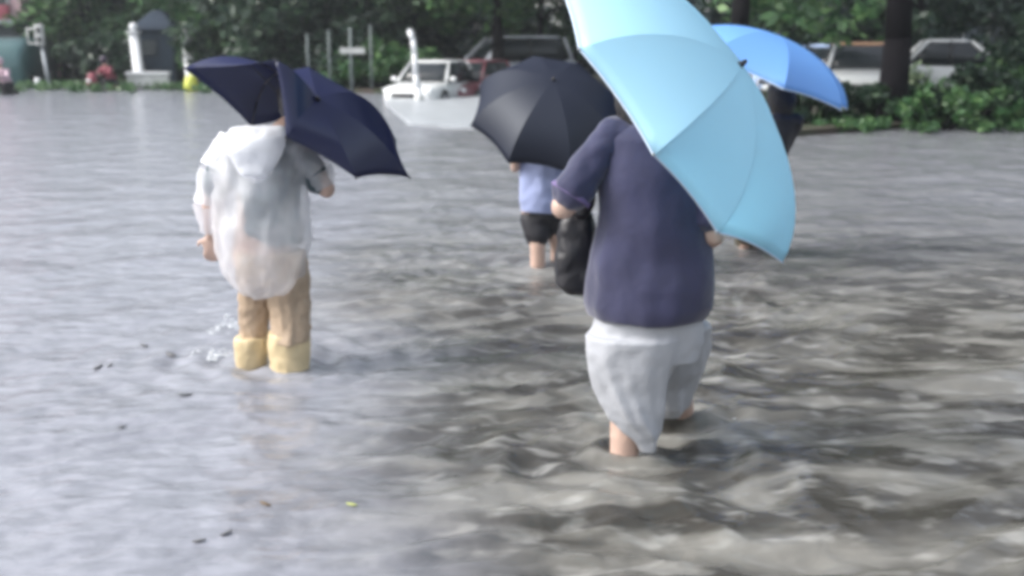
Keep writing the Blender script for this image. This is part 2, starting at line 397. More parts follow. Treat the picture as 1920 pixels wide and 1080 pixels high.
tree('roadside_tree', P(933, 70, 33) * 1 + Vector((0, 0, 0)), 'dark upright trunk seen just left of the pale blue umbrella, in front of the wood', 9, 1.9, 3.0, .22, LEAF_M, 5200, .17, 21).location.z = .1
tree('roadside_tree', (P(1392, 60, 26).x, 26, .1), 'thick dark trunk rising behind the peak of the bright blue umbrella', 10, 2.1, 3.2, .27, LEAF_M, 5200, .17, 22)
tree('roadside_tree', (P(1668, 150, 18.6).x, 18.6, .08), 'near black trunk standing in the planting bed right of the orange roofed car', 11, 3.4, 3.4, .25, LEAF_D, 6000, .16, 23)
specs = [(120, 44, 9, 'broad tree over the street at the far left behind the traffic signal', LEAF_D, 24), (175, 42, 7.5, 'leafy tree above the red scooter rider', LEAF_M, 25),
         (440, 40, 8, 'full green tree directly above the navy umbrella', LEAF_M, 26), (530, 35, 7, 'mid green tree behind the right shoulder of the navy umbrella', LEAF_D, 27),
         (700, 36, 8, 'dark tree above the small cross shaped sign', LEAF_D, 28), (815, 38, 7.5, 'tree behind the white bent pole', LEAF_M, 29),
         (1015, 36, 8, 'yellowish green tree above the grey umbrella', LEAF_M, 30), (1490, 34, 9, 'loose crowned tree above the bright blue umbrella', LEAF_M, 31),
         (1730, 33, 9, 'tree behind the white car to the right of the near black trunk', LEAF_D, 32), (1890, 36, 9, 'dark tree at the right edge of the picture', LEAF_D, 33)]
for (px, Y, h, lb, m, sd_) in specs:
    if px < 900: h *= .68
    tree('roadside_tree', (P(px, 90, Y).x, Y, .1), lb, h, 1.5, 2.8, .13, m, 4600, .18, sd_, lean=random.Random(sd_).uniform(-.1, .1))
bs = [(165, 37.5, 1.3, 1.7, LEAF_D, 'low dark shrub behind the red scooter rider'), (415, 37.5, 1.6, 2.6, LEAF_M, 'tall bright green shrub right of the second gate pillar'),
      (470, 35, 1.8, 2.4, LEAF_D, 'dark shrub behind the top of the navy umbrella'), (560, 33.5, 1.8, 1.9, LEAF_D, 'dark shrub left of the small cross shaped sign'),
      (690, 33, 1.9, 1.5, LEAF_M, 'low green shrub between the small sign and the bent pole'), (740, 32.5, 1.3, 1.0, LEAF_M, 'small grassy shrub just left of the bent pole'),
      (860, 38, 2.4, 2.6, LEAF_D, 'dark shrub behind the maroon car'), (1010, 37, 2.0, 2.4, LEAF_M, 'green shrub behind the silver car'),
      (1560, 33, 2.0, 2.3, LEAF_D, 'dark shrub behind the small blue white car'), (1850, 31, 2.5, 2.2, LEAF_D, 'dark shrub behind the side-on white car')]
for i, (px, Y, rx, h, m, lb) in enumerate(bs):
    bush('roadside_shrub', (P(px, 90, Y).x, Y, .1), lb, rx, .8, h, m, 1900, .15, 50 + i, group='shrubs on the far bank')
hb = [(1530, 18.4, .8, .62, LEAF_D, 'low dark bush at the left end of the planting bed'), (1615, 19.2, .9, .42, LEAF_D, 'low bush left of the near black trunk'),
      (1715, 18.8, .8, .58, LEAF_D, 'bush just right of the near black trunk'), (1790, 19.0, 1.0, .98, LEAF_D, 'dark bush below the roof of the white car'),
      (1870, 19.6, 1.0, 1.28, LEAF_M, 'tall green bush near the right edge'), (1950, 20, 1.0, 1.45, LEAF_D, 'dark bush cut by the right edge'),
      (1760, 18.0, .7, .55, LEAF_M, 'low bright green bush at the kerb below the tall bushes'), (1850, 18.7, .9, .6, LEAF_M, 'spreading green bush along the kerb at the right')]
for i, (px, Y, rx, h, m, lb) in enumerate(hb):
    bush('hedge_bush', (P(px, 200, Y).x, Y, .08), lb, rx, .6, h, m, 2200, .085, 80 + i, group='bushes in the planting bed')
for i, (px, Y, lb) in enumerate([(1640, 19.6, 'pale green leafy plant at the left foot of the near black trunk'), (1712, 20.6, 'pale green leafy plant at the right of the near black trunk')]):
    bush('pale_plant', (P(px, 150, Y).x, Y, .08), lb, .16, .15, .62 + .3 * i, LEAF_P, 500, .06, 95 + i, cat='plant', group='pale plants by the trunk')
cl = [((random.uniform(4.9, 9.5), random.uniform(17.2, 20.0), .10), .14) for _ in range(120)]
tag(leaves('ground_cover', cl, 5000, .05, LEAF_M, None, 9), 'low ground cover on the soil of the planting bed', 'ground cover', kind='stuff')
cl = [((random.uniform(-16, -1), random.uniform(31.6, 36), .12), .2) for _ in range(160)]
tag(leaves('verge_grass', cl, 6000, .07, LEAF_M, None, 10), 'rough green grass on the far bank', 'grass', kind='stuff')

# ------------------------------------------------------------------ buildings and street furniture
WALLB = mat('blue_grey_render', (0.085, 0.11, 0.13), 0.7, noise=0.2, nscale=1)
WALLP = mat('pinkish_render', (0.62, 0.42, 0.45), 0.7, noise=0.15, nscale=1)
DARKW = mat('dark_window', (0.02, 0.03, 0.035), 0.15, spec=0.7)
def building(loc, w, d, h, m, label, cols, rows, z0=1.6, ww=1.0, wh=1.3, nm='building', frame=DIRTYW):
    t = thing(nm, label, 'building', loc)
    bm = NB(); box(bm, (0, d / 2, h / 2 - .2), (w, d, h + .4)); obj('wall', bm, m, t, False)
    bm = NB(); box(bm, (0, d / 2, h + .12), (w + .5, d + .5, .22)); obj('roof', bm, STEEL, t, False)
    for i in range(cols):
        for j in range(rows):
            x = (i + .5) / cols * w - w / 2; z = z0 + j * 3
            bm = NB(); box(bm, (x, -.03, z), (ww + .16, .10, wh + .16)); f = obj('window', bm, frame, t, False)
            bm = NB(); box(bm, (x, -.09, z), (ww, .05, wh)); obj('pane', bm, DARKW, f, False)
    return t
pl = P(44, 60, 40)
b1 = building((pl.x - 3.5, 40, 0), 7.0, 3, 6, WALLP, 'pinkish building at the top left corner behind the traffic signal', 4, 1, 2.9, .8, .9)
bm = NB(); box(bm, (.3, -.02, 1.0), (6.9, .5, 2.1)); obj('shopfront', bm, mat('dark_shutter', (.05, .07, .08), .5, noise=.3), b1, False)
bm = NB(); sp_ = P(8, 26, 39.9); box(bm, (sp_.x - b1.location.x, -.12, sp_.z), (.42, .14, .62), bev=.03); obj('sign_box', bm, REDC, b1)
bm = NB(); box(bm, (0, -.35, 2.12), (7.3, 1.0, .12)); obj('canopy', bm, STEEL, b1, False)
building((P(1850, 60, 40).x, 41, 0), 12, 6, 9, WALLB, 'blue grey building behind the bushes at the right', 6, 3, 2.0)
building((P(560, 60, 54).x, 56, 0), 18, 6, 7, WALLB, 'dark grey building hidden behind the trees in the middle', 8, 2, 2.0)

def post_from(a, b, r, bm): cone(bm, a, b, r, r * .9, 12)
# gate pillars, low wall, tarpaulin tent
for (pxb, pxt, yt, yb, lb) in [(262, 240, 62, 140, 'tall white gate pillar with ball cap left of the blue grey tent'), (358, 342, 72, 128, 'white gate pillar with ball cap right of the blue grey tent, by the navy umbrella')]:
    b_ = P(pxb, yb, 34.4); tp = P((pxb + pxt) / 2, yt, 34.4); b_.z = .1
    t = thing('gate_pillar', lb, 'pillar', b_, 'white gate pillars')
    a = Vector((0, 0, 0)); c = tp - b_
    bm = NB(); loft(bm, [(a, .17, .17, 0), (a + c * .1, .17, .17, 0), (a + c * .12, .14, .14, 0), (c, .13, .13, 0)], 16, power=8); obj('shaft', bm, WHITE, t)
    bm = NB(); loft(bm, [(c, .19, .19, 0), (c + Vector((0, 0, .05)), .19, .19, 0)], 16, power=8); ball(bm, c + Vector((0, 0, .18)), .13); obj('cap', bm, WHITE, t)
b_ = P(278, 140, 33.9); b_.z = .1
t = thing('low_wall', 'low white wall with a coping at the foot of the white gate pillar', 'wall', b_)
bm = NB(); box(bm, (0, 0, .18), (1.25, .2, .36), bev=.02); obj('wall_body', bm, DIRTYW, t, False)
bm = NB(); box(bm, (0, 0, .40), (1.32, .3, .07), bev=.015); obj('coping', bm, WHITE, t, False)
b_ = P(304, 130, 38); b_.z = .1
t = thing('gatehouse', 'small dark blue grey gatehouse between the two white gate pillars', 'gatehouse', b_)
GHR = mat('slate_roof_metal', (.05, .065, .09), .9, spec=.1, noise=.2)
GHW = mat('slate_blue_paint', (.035, .05, .07), .9, spec=.1, noise=.2)
bm = NB(); box(bm, (0, 0, .85), (1.35, 1.2, 1.7), bev=.02); obj('wall', bm, GHW, t, False)
bm = NB(); loft(bm, [((0, 0, 1.7), .82, .75, 0), ((0, 0, 1.76), .82, .75, 0), ((0, 0, 2.35), .18, .15, 0), ((0, 0, 2.4), .05, .05, 0)], 32, power=9); obj('roof', bm, GHR, t)
bm = NB(); box(bm, (-.2, -.61, 1.15), (.6, .05, .6)); f = obj('window', bm, GHW, t, False)
bm = NB(); box(bm, (-.2, -.645, 1.15), (.5, .03, .5)); obj('pane', bm, DARKW, f, False)
bm = NB(); box(bm, (.40, -.61, .75), (.42, .05, 1.45)); obj('door', bm, GHW, t, False)
# traffic signal at the left
b_ = P(96, 168, 34); b_.z = -.3
t = thing('traffic_signal', 'grey pedestrian signal on a leaning post at the far left', 'traffic light', b_)
tp = P(80, 92, 34) - b_
bm = NB(); limb(bm, [Vector((0, 0, 0)), tp, tp + Vector((-.05, 0, .35))], [.06, .05, .045]); obj('post', bm, STEEL, t)
bm = NB(); box(bm, tp + Vector((-.02, -.08, .42)), (.24, .16, .62), bev=.02); hs_ = obj('signal_head', bm, DIRTYW, t)
for k in range(2):
    bm = NB(); ball(bm, tp + Vector((-.02, -.17, .56 - .28 * k)), .085, .03, .085); obj('lens', bm, PLAST, hs_)
bm = NB(); limb(bm, [tp + Vector((-.1, 0, .62)), tp + Vector((-.42, 0, .58)), tp + Vector((-.42, 0, .18)), tp + Vector((-.1, 0, .14))], [.03] * 4); obj('bracket', bm, DIRTYW, t)
# white bollard
b_ = P(72, 165, 34); b_.z = -.3
bm = NB(); loft(bm, [((0, 0, 0), .09, .09, 0), ((0, 0, .6), .085, .085, 0), ((0, 0, .66), .06, .06, 0)], 16)
t = thing('bollard', 'short white bollard beside the signal post', 'bollard', b_); obj('bollard_body', bm, WHITE, t)
bm = NB(); loft(bm, [((0, 0, .48), .092, .092, 0), ((0, 0, .56), .092, .092, 0)], 16); obj('band', bm, STEEL, t)
# small cross shaped sign
b_ = P(659, 130, 30.5); b_.z = .05
t = thing('street_sign', 'small cross shaped sign, a pale plate on a thin post before dark trees', 'sign', b_)
bm = NB(); cone(bm, (0, 0, 0), (0, 0, 1.75), .05, .045); obj('post', bm, POSTM, t)
bm = NB(); z = P(659, 95, 30.5).z - b_.z; box(bm, (0.05, -.055, z), (.68, .05, .16), bev=.015); obj('plate', bm, DIRTYW, t, False)
for (px, yt, yb, Y, lb) in [(577, 62, 95, 31, 'thin grey post peeping over the navy umbrella, furthest left of the three'), (618, 55, 118, 31, 'thin grey post just left of the small cross shaped sign'), (696, 45, 110, 31.5, 'thin grey post just right of the small cross shaped sign')]:
    b_ = P(px, yb, Y); z1 = P(px, yt, Y).z; b_.z = .05
    t = thing('fence_post', lb, 'post', b_, 'thin grey posts on the verge')
    bm = NB(); loft(bm, [((0, 0, -.1), .038, .038, 0), ((0, 0, z1 - .12), .035, .035, 0)], 12); obj('shaft', bm, POSTM, t)
    bm = NB(); ball(bm, (0, 0, z1 - .1), .05, .05, .04); obj('cap', bm, POSTM, t)
# bent white pole
b_ = G(786, 192); b_.z = -.2
t = thing('bent_pole', 'white pole with a bent top standing in front of the white car', 'pole', b_)
Yp = b_.y
pts = [Vector((0, 0, 0))] + [P(x, y, Yp) - b_ for x, y in ((784, 165), (779, 140), (777, 100), (775, 75), (769, 60))]
bm = NB(); limb(bm, pts, [.085, .08, .07, .065, .065, .075]); obj('shaft', bm, WHITE, t)
bm = NB(); loft(bm, [((0, 0, .1), .13, .13, 0), ((0, 0, .32), .12, .12, 0), ((0, 0, .36), .09, .09, 0)], 16); obj('foot', bm, DIRTYW, t)
# yellow drum
b_ = P(359, 165, 32.5); b_.z = -.05
YEL = mat('yellow_plastic', (0.62, 0.66, 0.10), 0.45, noise=.1)
t = thing('road_drum', 'yellow plastic drum below the tip of the navy umbrella', 'barrel', b_)
bm = NB(); loft(bm, [((0, 0, 0), .21, .21, 0), ((0, 0, .25), .20, .20, 0), ((0, 0, .45), .17, .17, 0), ((0, 0, .5), .12, .12, 0)], 18); obj('drum', bm, YEL, t)
bm = NB(); limb(bm, [Vector((-.09, 0, .5)), Vector((0, 0, .58)), Vector((.09, 0, .5))], [.018] * 3); obj('handle', bm, YEL, t)

# ------------------------------------------------------------------ cars
def car(loc, rz, paint, label, roofm=None, suv=False, L=4.4, group='parked cars', pillm=None):
    t = thing('parked_car', label, 'car', loc, group, rz)
    W = .88; H = 1.66 if suv else 1.46; sh = .92 if suv else .84
    I = Matrix.Rotation(math.pi / 2, 3, 'Y')       # ring in the y-z plane
    def sec(x, w, zb, zt): return ((x, 0, (zb + zt) / 2), (zt - zb) / 2, w, 0, I)
    h2 = L / 2
    bm = NB(); loft(bm, [sec(h2, W * .72, .34, .60), sec(h2 - .06, W * .86, .24, .68), sec(h2 - .35, W * .97, .20, .76), sec(h2 - 1.05, W, .18, sh), sec(0, W, .18, sh + .02), sec(-h2 + .75, W, .18, sh + .06),
                         sec(-h2 + .25, W * .96, .22, sh + .05), sec(-h2 + .04, W * .86, .28, sh - .04), sec(-h2, W * .74, .36, sh - .14)], 32, power=5)
    body = obj('body', bm, paint, t)
    x0, x1 = h2 - 1.15, -h2 + (.25 if suv else .5)
    rx0, rx1 = x0 - .72, x1 + (.25 if suv else .55)
    def cab(bm, z0, z1, grow, f0, f1):
        lv = []
        for f in (f0, (f0 + f1) / 2, f1):
            xa = x0 + (rx0 - x0) * f; xb = x1 + (rx1 - x1) * f; w = (W - .04) * (1 - .2 * f) + grow
            z = z0 + (z1 - z0) * (f - f0) / max(1e-6, f1 - f0); lv.append((((xa + xb) / 2, 0, z), (xa - xb) / 2 + grow, w, 0))
        return lv
    bm = NB(); loft(bm, cab(bm, sh - .02, H - .06, 0, 0, .95), 36, power=6); obj('windows', bm, GLASS, t)
    bm = NB(); r_ = cab(bm, H - .07, H - .03, .012, .95, .99); xm = (rx0 + rx1) / 2
    r_.append(((xm, 0, H), (rx0 - rx1) / 2 * .86, W * .62, 0)); loft(bm, r_, 36, power=5); obj('roof', bm, roofm or paint, t)
    for s in (-1, 1):                                # pillars
        for (xa, xb) in ((x0 - .02, rx0 + .03), (x1 + .03, rx1)) :
            bm = NB(); cone(bm, (xa, s * (W - .1), sh), (xb, s * (W * .8 - .08), H - .05), .045, .04, 8); obj('pillar', bm, pillm or paint, t)
        bm = NB(); xm = (x0 + x1) / 2 - .05; cone(bm, (xm, s * (W - .03), sh), (xm, s * (W * .8 - .01), H - .05), .035, .035, 8); obj('pillar', bm, PLAST, t)
        bm = NB(); box(bm, (h2 - .13, s * .60, .62), (.16, .36, .13), bev=.03); obj('headlight', bm, LENS, t)
        bm = NB(); box(bm, (-h2 + .07, s * .64, .76), (.12, .26, .16), bev=.03); obj('tail_light', bm, REDC, t)
        bm = NB(); ball(bm, (x0 - .15, s * (W + .08), sh + .08), .07, .11, .08); obj('mirror', bm, paint, t)
        for x in (h2 - .82, -h2 + .80):
            w_ = NB(); M = Matrix.Translation((x, s * (W - .09), .31)) @ Matrix.Rotation(math.pi / 2, 4, 'X')
            bmesh.ops.create_cone(w_, cap_ends=True, segments=24, radius1=.32, radius2=.32, depth=.22, matrix=M)
            wh = thing('wheel', None, None, (0, 0, 0)) if False else obj('wheel', w_, TYRE, t)
            r2 = NB(); M = Matrix.Translation((x, s * (W + .012), .31)) @ Matrix.Rotation(math.pi / 2, 4, 'X')
            bmesh.ops.create_cone(r2, cap_ends=True, segments=20, radius1=.2, radius2=.2, depth=.03, matrix=M); obj('rim', r2, CHROME, wh)
    bm = NB(); box(bm, (h2 - .01, 0, .47), (.07, .95, .13), bev=.02); obj('grille', bm, PLAST, t)
    bm = NB(); box(bm, (h2 + .02, 0, .33), (.05, .46, .12), bev=.008); obj('number_plate', bm, LENS, t)
    return t
WP = mat('white_car_paint', (0.72, 0.74, 0.74), .3, coat=.6); MP = mat('maroon_car_paint', (0.16, 0.045, 0.06), .3, coat=.6)
SP = mat('silver_car_paint', (0.62, 0.66, 0.72), .3, coat=.6); OP = mat('orange_car_paint', (0.62, 0.36, 0.22), .35, coat=.5)
BP = mat('blue_white_car_paint', (0.45, 0.58, 0.85), .3, coat=.6); GP = mat('green_van_paint', (0.05, 0.12, 0.125), .35, coat=.4)
def pc(px, Y, z=-.22): v = P(px, 150, Y); return (v.x, Y, z)
c_ = car(pc(815, 29.0, -.27), R(-108), WP, 'white car facing the camera, right behind the bent white pole')
c_.scale = (.84, .84, .84)
c_ = car(pc(886, 30.5, -.34), R(-114), MP, 'maroon car parked behind the white one, its side hidden')
c_.scale = (.88, .88, .88)
car(pc(948, 34.5, -.05), R(-155), SP, 'silver car with its roof showing left of the grey umbrella', suv=True)
car(pc(1555, 31, -.1), R(-150), BP, 'small blue white car beyond the tip of the bright blue umbrella')
car(pc(1612, 27, -.05), R(-105), WP, 'white car with an orange roof just left of the near black trunk', roofm=OP)
car(pc(1800, 28.5, .02), R(-14), WP, 'white car seen from the side above the bushes at the right', L=3.9)
t = thing('parked_van', 'dark green van with one bright lamp at the left edge', 'van', pc(28, 38, -.25), None, R(-80))
bm = NB(); I = Matrix.Rotation(math.pi / 2, 3, 'Y')
loft(bm, [((2.3, 0, .70), .30, .75, 0, I), ((2.2, 0, .85), .55, .85, 0, I), ((1.7, 0, 1.0), .72, .9, 0, I), ((1.2, 0, 1.05), .78, .9, 0, I), ((-2.3, 0, 1.05), .78, .9, 0, I)], 28, power=6)
obj('body', bm, GP, t)
bm = NB(); box(bm, (1.66, 0, 1.38), (.42, 1.5, .36), rot=Matrix.Rotation(R(38), 3, 'Y'), bev=.05); obj('windscreen', bm, GLASS, t)
LAMP = mat('lit_headlamp', (.8, .9, .85), .2); LAMP.node_tree.nodes['Principled BSDF'].inputs['Emission Color'].default_value = (.7, 1, .95, 1)
LAMP.node_tree.nodes['Principled BSDF'].inputs['Emission Strength'].default_value = 1.2
for s in (-1, 1):
    bm = NB(); ball(bm, (2.22, s * .62, .95), .07, .16, .12); obj('headlight', bm, LAMP if s > 0 else LENS, t)
    for x in (-1.5, 1.5):
        w_ = NB(); M = Matrix.Translation((x, s * .82, .33)) @ Matrix.Rotation(math.pi / 2, 4, 'X')
        bmesh.ops.create_cone(w_, cap_ends=True, segments=20, radius1=.33, radius2=.33, depth=.2, matrix=M); obj('wheel', w_, TYRE, t)

# ------------------------------------------------------------------ people
def rotz(v, a): return Vector((v[0] * math.cos(a) - v[1] * math.sin(a), v[0] * math.sin(a) + v[1] * math.cos(a), v[2]))
def hand(bm, wrist, d, nrm, s=1.0, side=1, curl=.9):
    """palm with four curled fingers and a thumb; d: pointing direction, nrm: back of the hand"""
    d = d.normalized(); nrm = (nrm - d * nrm.dot(d)).normalized(); x = d.cross(nrm).normalized() * side
    pc_ = wrist + d * .05 * s
    M = Matrix((x, d, nrm)).transposed()
    ball(bm, pc_, .041 * s, .052 * s, .018 * s, rot=M)
    for k, ln in enumerate((.066, .074, .070, .055)):
        b0 = pc_ + x * (.030 - .020 * k) * s + d * .040 * s; a = 0.25; p = b0; pts = [p]
        for seg, fr in enumerate((.45, .32, .23)):
            a += curl * (.55 + .1 * seg); p = p + (d * math.cos(a) - nrm * math.sin(a)) * ln * fr * s * 1.15; pts.append(p)
        limb(bm, pts, [.0095 * s, .009 * s, .008 * s, .007 * s])
    b0 = pc_ + x * .034 * s - d * .02 * s
    p1 = b0 + (x * .7 + d * .6 - nrm * .3).normalized() * .036 * s; p2 = p1 + (d * .8 - nrm * .6 + x * .1).normalized() * .030 * s
    limb(bm, [b0, p1, p2], [.012 * s, .0105 * s, .009 * s])
def head(bm, c, a, s=1.0):
    """skull, jaw, nose, brow, lips, ears; faces +Y rotated by a"""
    f = lambda x, y, z: c + rotz((x * s, y * s, z * s), a)
    rm = Matrix.Rotation(a, 3, 'Z')
    ball(bm, f(0, -.012, .025), .077 * s, .095 * s, .092 * s, rm, 3); ball(bm, f(0, .03, -.045), .055 * s, .055 * s, .068 * s, rm)
    ball(bm, f(0, .062, -.088), .024 * s, .020 * s, .020 * s, rm)
    limb(bm, [f(0, .082, .012), f(0, .104, -.026)], [.010 * s, .015 * s])
    limb(bm, [f(-.035, .078, .026), f(.035, .078, .026)], [.012 * s, .012 * s])
    ball(bm, f(0, .083, -.058), .024 * s, .012 * s, .009 * s, rm)
    for q in (-1, 1): ball(bm, f(q * .078, -.005, -.012), .010 * s, .020 * s, .032 * s, rm)
def person(label, base, J, a, s=1.0, hair_long=False, grip=(0.9, 0.9), feet=True, vox=.008, group=None, leg=1.0):
    """J: joints in world space. One continuous skin body; returns the empty that carries it"""
    t = thing('person', label, 'person', base, group)
    bm = NB(); head(bm, J['head'], a, s)
    up = Vector((0, 0, 1))
    limb(bm, [J['head'] - up * .06 * s, J['neck'], J['chest']], [.055 * s, .058 * s, .10 * s])
    mid = (J['chest'] + J['pelvis']) / 2
    loft(bm, [(J['pelvis'] - up * .06 * s, .12 * s, .09 * s, a), (J['pelvis'], .14 * s, .10 * s, a), (mid, .115 * s, .085 * s, a), (J['chest'], .13 * s, .095 * s, a), (J['chest'] + up * .12 * s, .115 * s, .075 * s, a), (J['neck'], .06 * s, .06 * s, a)])
    for q in 'LR':
        limb(bm, [J['sh' + q], (J['sh' + q] * .45 + J['el' + q] * .55), J['el' + q]], [.050 * s, .045 * s, .041 * s])
        limb(bm, [J['chest'] + up * .08 * s, J['sh' + q]], [.045 * s, .040 * s])
        limb(bm, [J['el' + q], J['el' + q] * .65 + J['ha' + q] * .35, J['ha' + q]], [.041 * s, .040 * s, .026 * s])
        d = (J['ha' + q] - J['el' + q]); n = d.cross(Vector((1, 0, 0))) if abs(d.normalized().x) < .8 else d.cross(up)
        hand(bm, J['ha' + q], d, J.get('n' + q, n), s, 1 if q == 'L' else -1, grip[0] if q == 'L' else grip[1])
        limb(bm, [J['hip' + q], J['hip' + q] * .5 + J['kn' + q] * .5, J['kn' + q]], [.09 * s * leg, .078 * s * leg, .056 * s * leg])
        kn, an = J['kn' + q], J['an' + q]
        limb(bm, [kn, kn * .7 + an * .3 - rotz((0, .012, 0), a), kn * .35 + an * .65, an], [.055 * s * leg, .058 * s * leg, .044 * s, .036 * s])
        f = rotz((0, 1, 0), a)
        limb(bm, [an - up * .03 * s - f * .03 * s, an - up * .045 * s + f * .08 * s, an - up * .06 * s + f * .15 * s], [.036 * s, .032 * s, .024 * s])
    o = obj('body', bm, SKIN, t, world=True); remesh(o, vox, 4)
    # eyes and hair
    for q in (-1, 1):
        bm = NB(); ball(bm, J['head'] + rotz((q * .032 * s, .076 * s, .006 * s), a), .012 * s); obj('eye', bm, EYEM, t, world=True)
    bm = NB(); rm = Matrix.Rotation(a, 3, 'Z'); hc = J['head']
    ball(bm, hc + rotz((0, -.024 * s, .038 * s), a), .089 * s, .098 * s, .098 * s, rm, 3)
    ball(bm, hc + rotz((0, -.050 * s, -.012 * s), a), .080 * s, .066 * s, .085 * s, rm, 3)
    if hair_long: loft(bm, [(hc + rotz((0, -.075, -.17), a), .06, .03, a), (hc + rotz((0, -.06, -.06), a), .092, .055, a), (hc + rotz((0, -.04, .03), a), .092, .07, a)])
    remesh(obj('hair', bm, HAIR, t, world=True), .009, 4, fold=.008, fscale=.02)
    return t
def garment(name, parent, m, parts, vox=.010, smooth=6, fold=.02, fscale=.10):
    bm = NB()
    for p in parts:
        if p[0] == 'L': limb(bm, p[1], p[2])
        else: loft(bm, p[1], 64, fold=p[2] if len(p) > 2 else 0, fseed=p[3] if len(p) > 3 else 1.0)
    return remesh(obj(name, bm, m, parent, world=True), vox, smooth, fold=fold, fscale=fscale)

def umbrella(label, apex, canopy_fn, n, m, hand_pt, shaft_r=.006, handle=PLAST, rim=None, group='open umbrellas', ribm=None, hollow=.05):
    """canopy_fn(k) -> list of points along rib k from the peak to the tip; shaft from the peak to the hand"""
    t = thing('umbrella', label, 'umbrella', hand_pt, group)
    ribs = [canopy_fn(k) for k in range(n)]; S = len(ribs[0]); bm = NB()
    sub = 8; rows = []
    # outward direction for panel sag
    for k in range(n):
        A, B = ribs[k], ribs[(k + 1) % n]
        for j in range(sub):
            u = j / sub; row = []
            for i in range(S):
                p = A[i].lerp(B[i], u); f = i / (S - 1)
                pull = 4 * u * (1 - u)
                cdir = (apex - p); sag = pull * (hollow * f * f)          # hem curves inwards between tips
                ax = (apex - (A[-1] + B[-1] + ribs[(k + n // 2) % n][-1]) / 3)
                p = p + cdir * sag * .9 - ax * 0.0
                row.append(p)
            rows.append(row)
    N = len(rows); top = bm.verts.new(apex); vs = [[bm.verts.new(p) for p in r[1:]] for r in rows]
    for q in range(N):
        a_, b_ = vs[q], vs[(q + 1) % N]
        bm.faces.new((top, a_[0], b_[0]))
        for i in range(len(a_) - 1): bm.faces.new((a_[i], a_[i+1], b_[i+1], b_[i]))
    bmesh.ops.recalc_face_normals(bm, faces=bm.faces)
    can = obj('canopy', bm, m, t, world=True)
    so_ = can.modifiers.new('Solidify', 'SOLIDIFY'); so_.thickness = .0015
    ev = {}
    for e in can.data.edges: ev[tuple(sorted(e.vertices))] = e.index
    # crease along the ribs: vertex 0 is the peak, rows follow
    sharp = [False] * len(can.data.edges)
    for k in range(n):
        q = k * sub; ids = [0] + [1 + q * (S - 1) + i for i in range(S - 1)]
        for a2, b2 in zip(ids[:-1], ids[1:]):
            j2 = ev.get(tuple(sorted((a2, b2))))
            if j2 is not None: sharp[j2] = True
    at_ = can.data.attributes.new('sharp_edge', 'BOOLEAN', 'EDGE'); at_.data.foreach_set('value', sharp)
    if rim:
        bm = NB()
        for q in range(N): cone(bm, rows[q][-1], rows[(q + 1) % N][-1], .003, .003, 6, False)
        obj('hem', bm, rim, can, world=True)
    for k in range(n):
        bm = NB(); c = ribs[k]
        inn = [p.lerp(hand_pt, .012) for p in c]
        limb_pts = inn[::2] if S > 6 else inn
        for i in range(len(limb_pts) - 1): cone(bm, limb_pts[i], limb_pts[i+1], .0028, .0028, 6)
        mid = inn[S // 2]; on = apex.lerp(hand_pt, .45); cone(bm, mid, on, .0022, .0022, 6)
        ball(bm, c[-1], .006, sub=1)
        obj('rib', bm, ribm or STEEL, t, world=True)
    ax = (hand_pt - apex).normalized()
    bm = NB(); cone(bm, apex - ax * .012, hand_pt, .004, shaft_r, 10); obj('shaft', bm, CHROME, t, world=True)
    bm = NB(); limb(bm, [hand_pt - ax * .05, hand_pt, hand_pt + ax * .08], [.013, .014, .014]); obj('handle', bm, handle, t, world=True)
    bm = NB(); limb(bm, [apex + ax * .004, apex - ax * .018], [.013, .007]); obj('finial', bm, handle, t, world=True)
    return t
def dome(apex, axis, Rr, depth, n, phase, deform=None, near=None):
    """ideal canopy; axis points from the rim's centre to the peak"""
    ax = axis.normalized(); u = (near - ax * near.dot(ax)).normalized() if near else ax.orthogonal().normalized(); w = ax.cross(u)
    def fn(k):
        an = 2 * math.pi * k / n + phase; d = u * math.cos(an) + w * math.sin(an); out = []
        for i in range(13):
            f = i / 12; th = f * R(78); r = Rr * math.sin(th) / math.sin(R(78)); h = depth * (1 - math.cos(th)) / (1 - math.cos(R(78)))
            p = apex + d * r - ax * h
            out.append(p)
        if deform: out = [deform(p, i / 12, k) for i, p in enumerate(out)]
        return out
    return fn
right, cup, cfw = Vector((1, 0, 0)), Vector((0, math.sin(PITCH), math.cos(PITCH))), Vector((0, math.cos(PITCH), -math.sin(PITCH)))

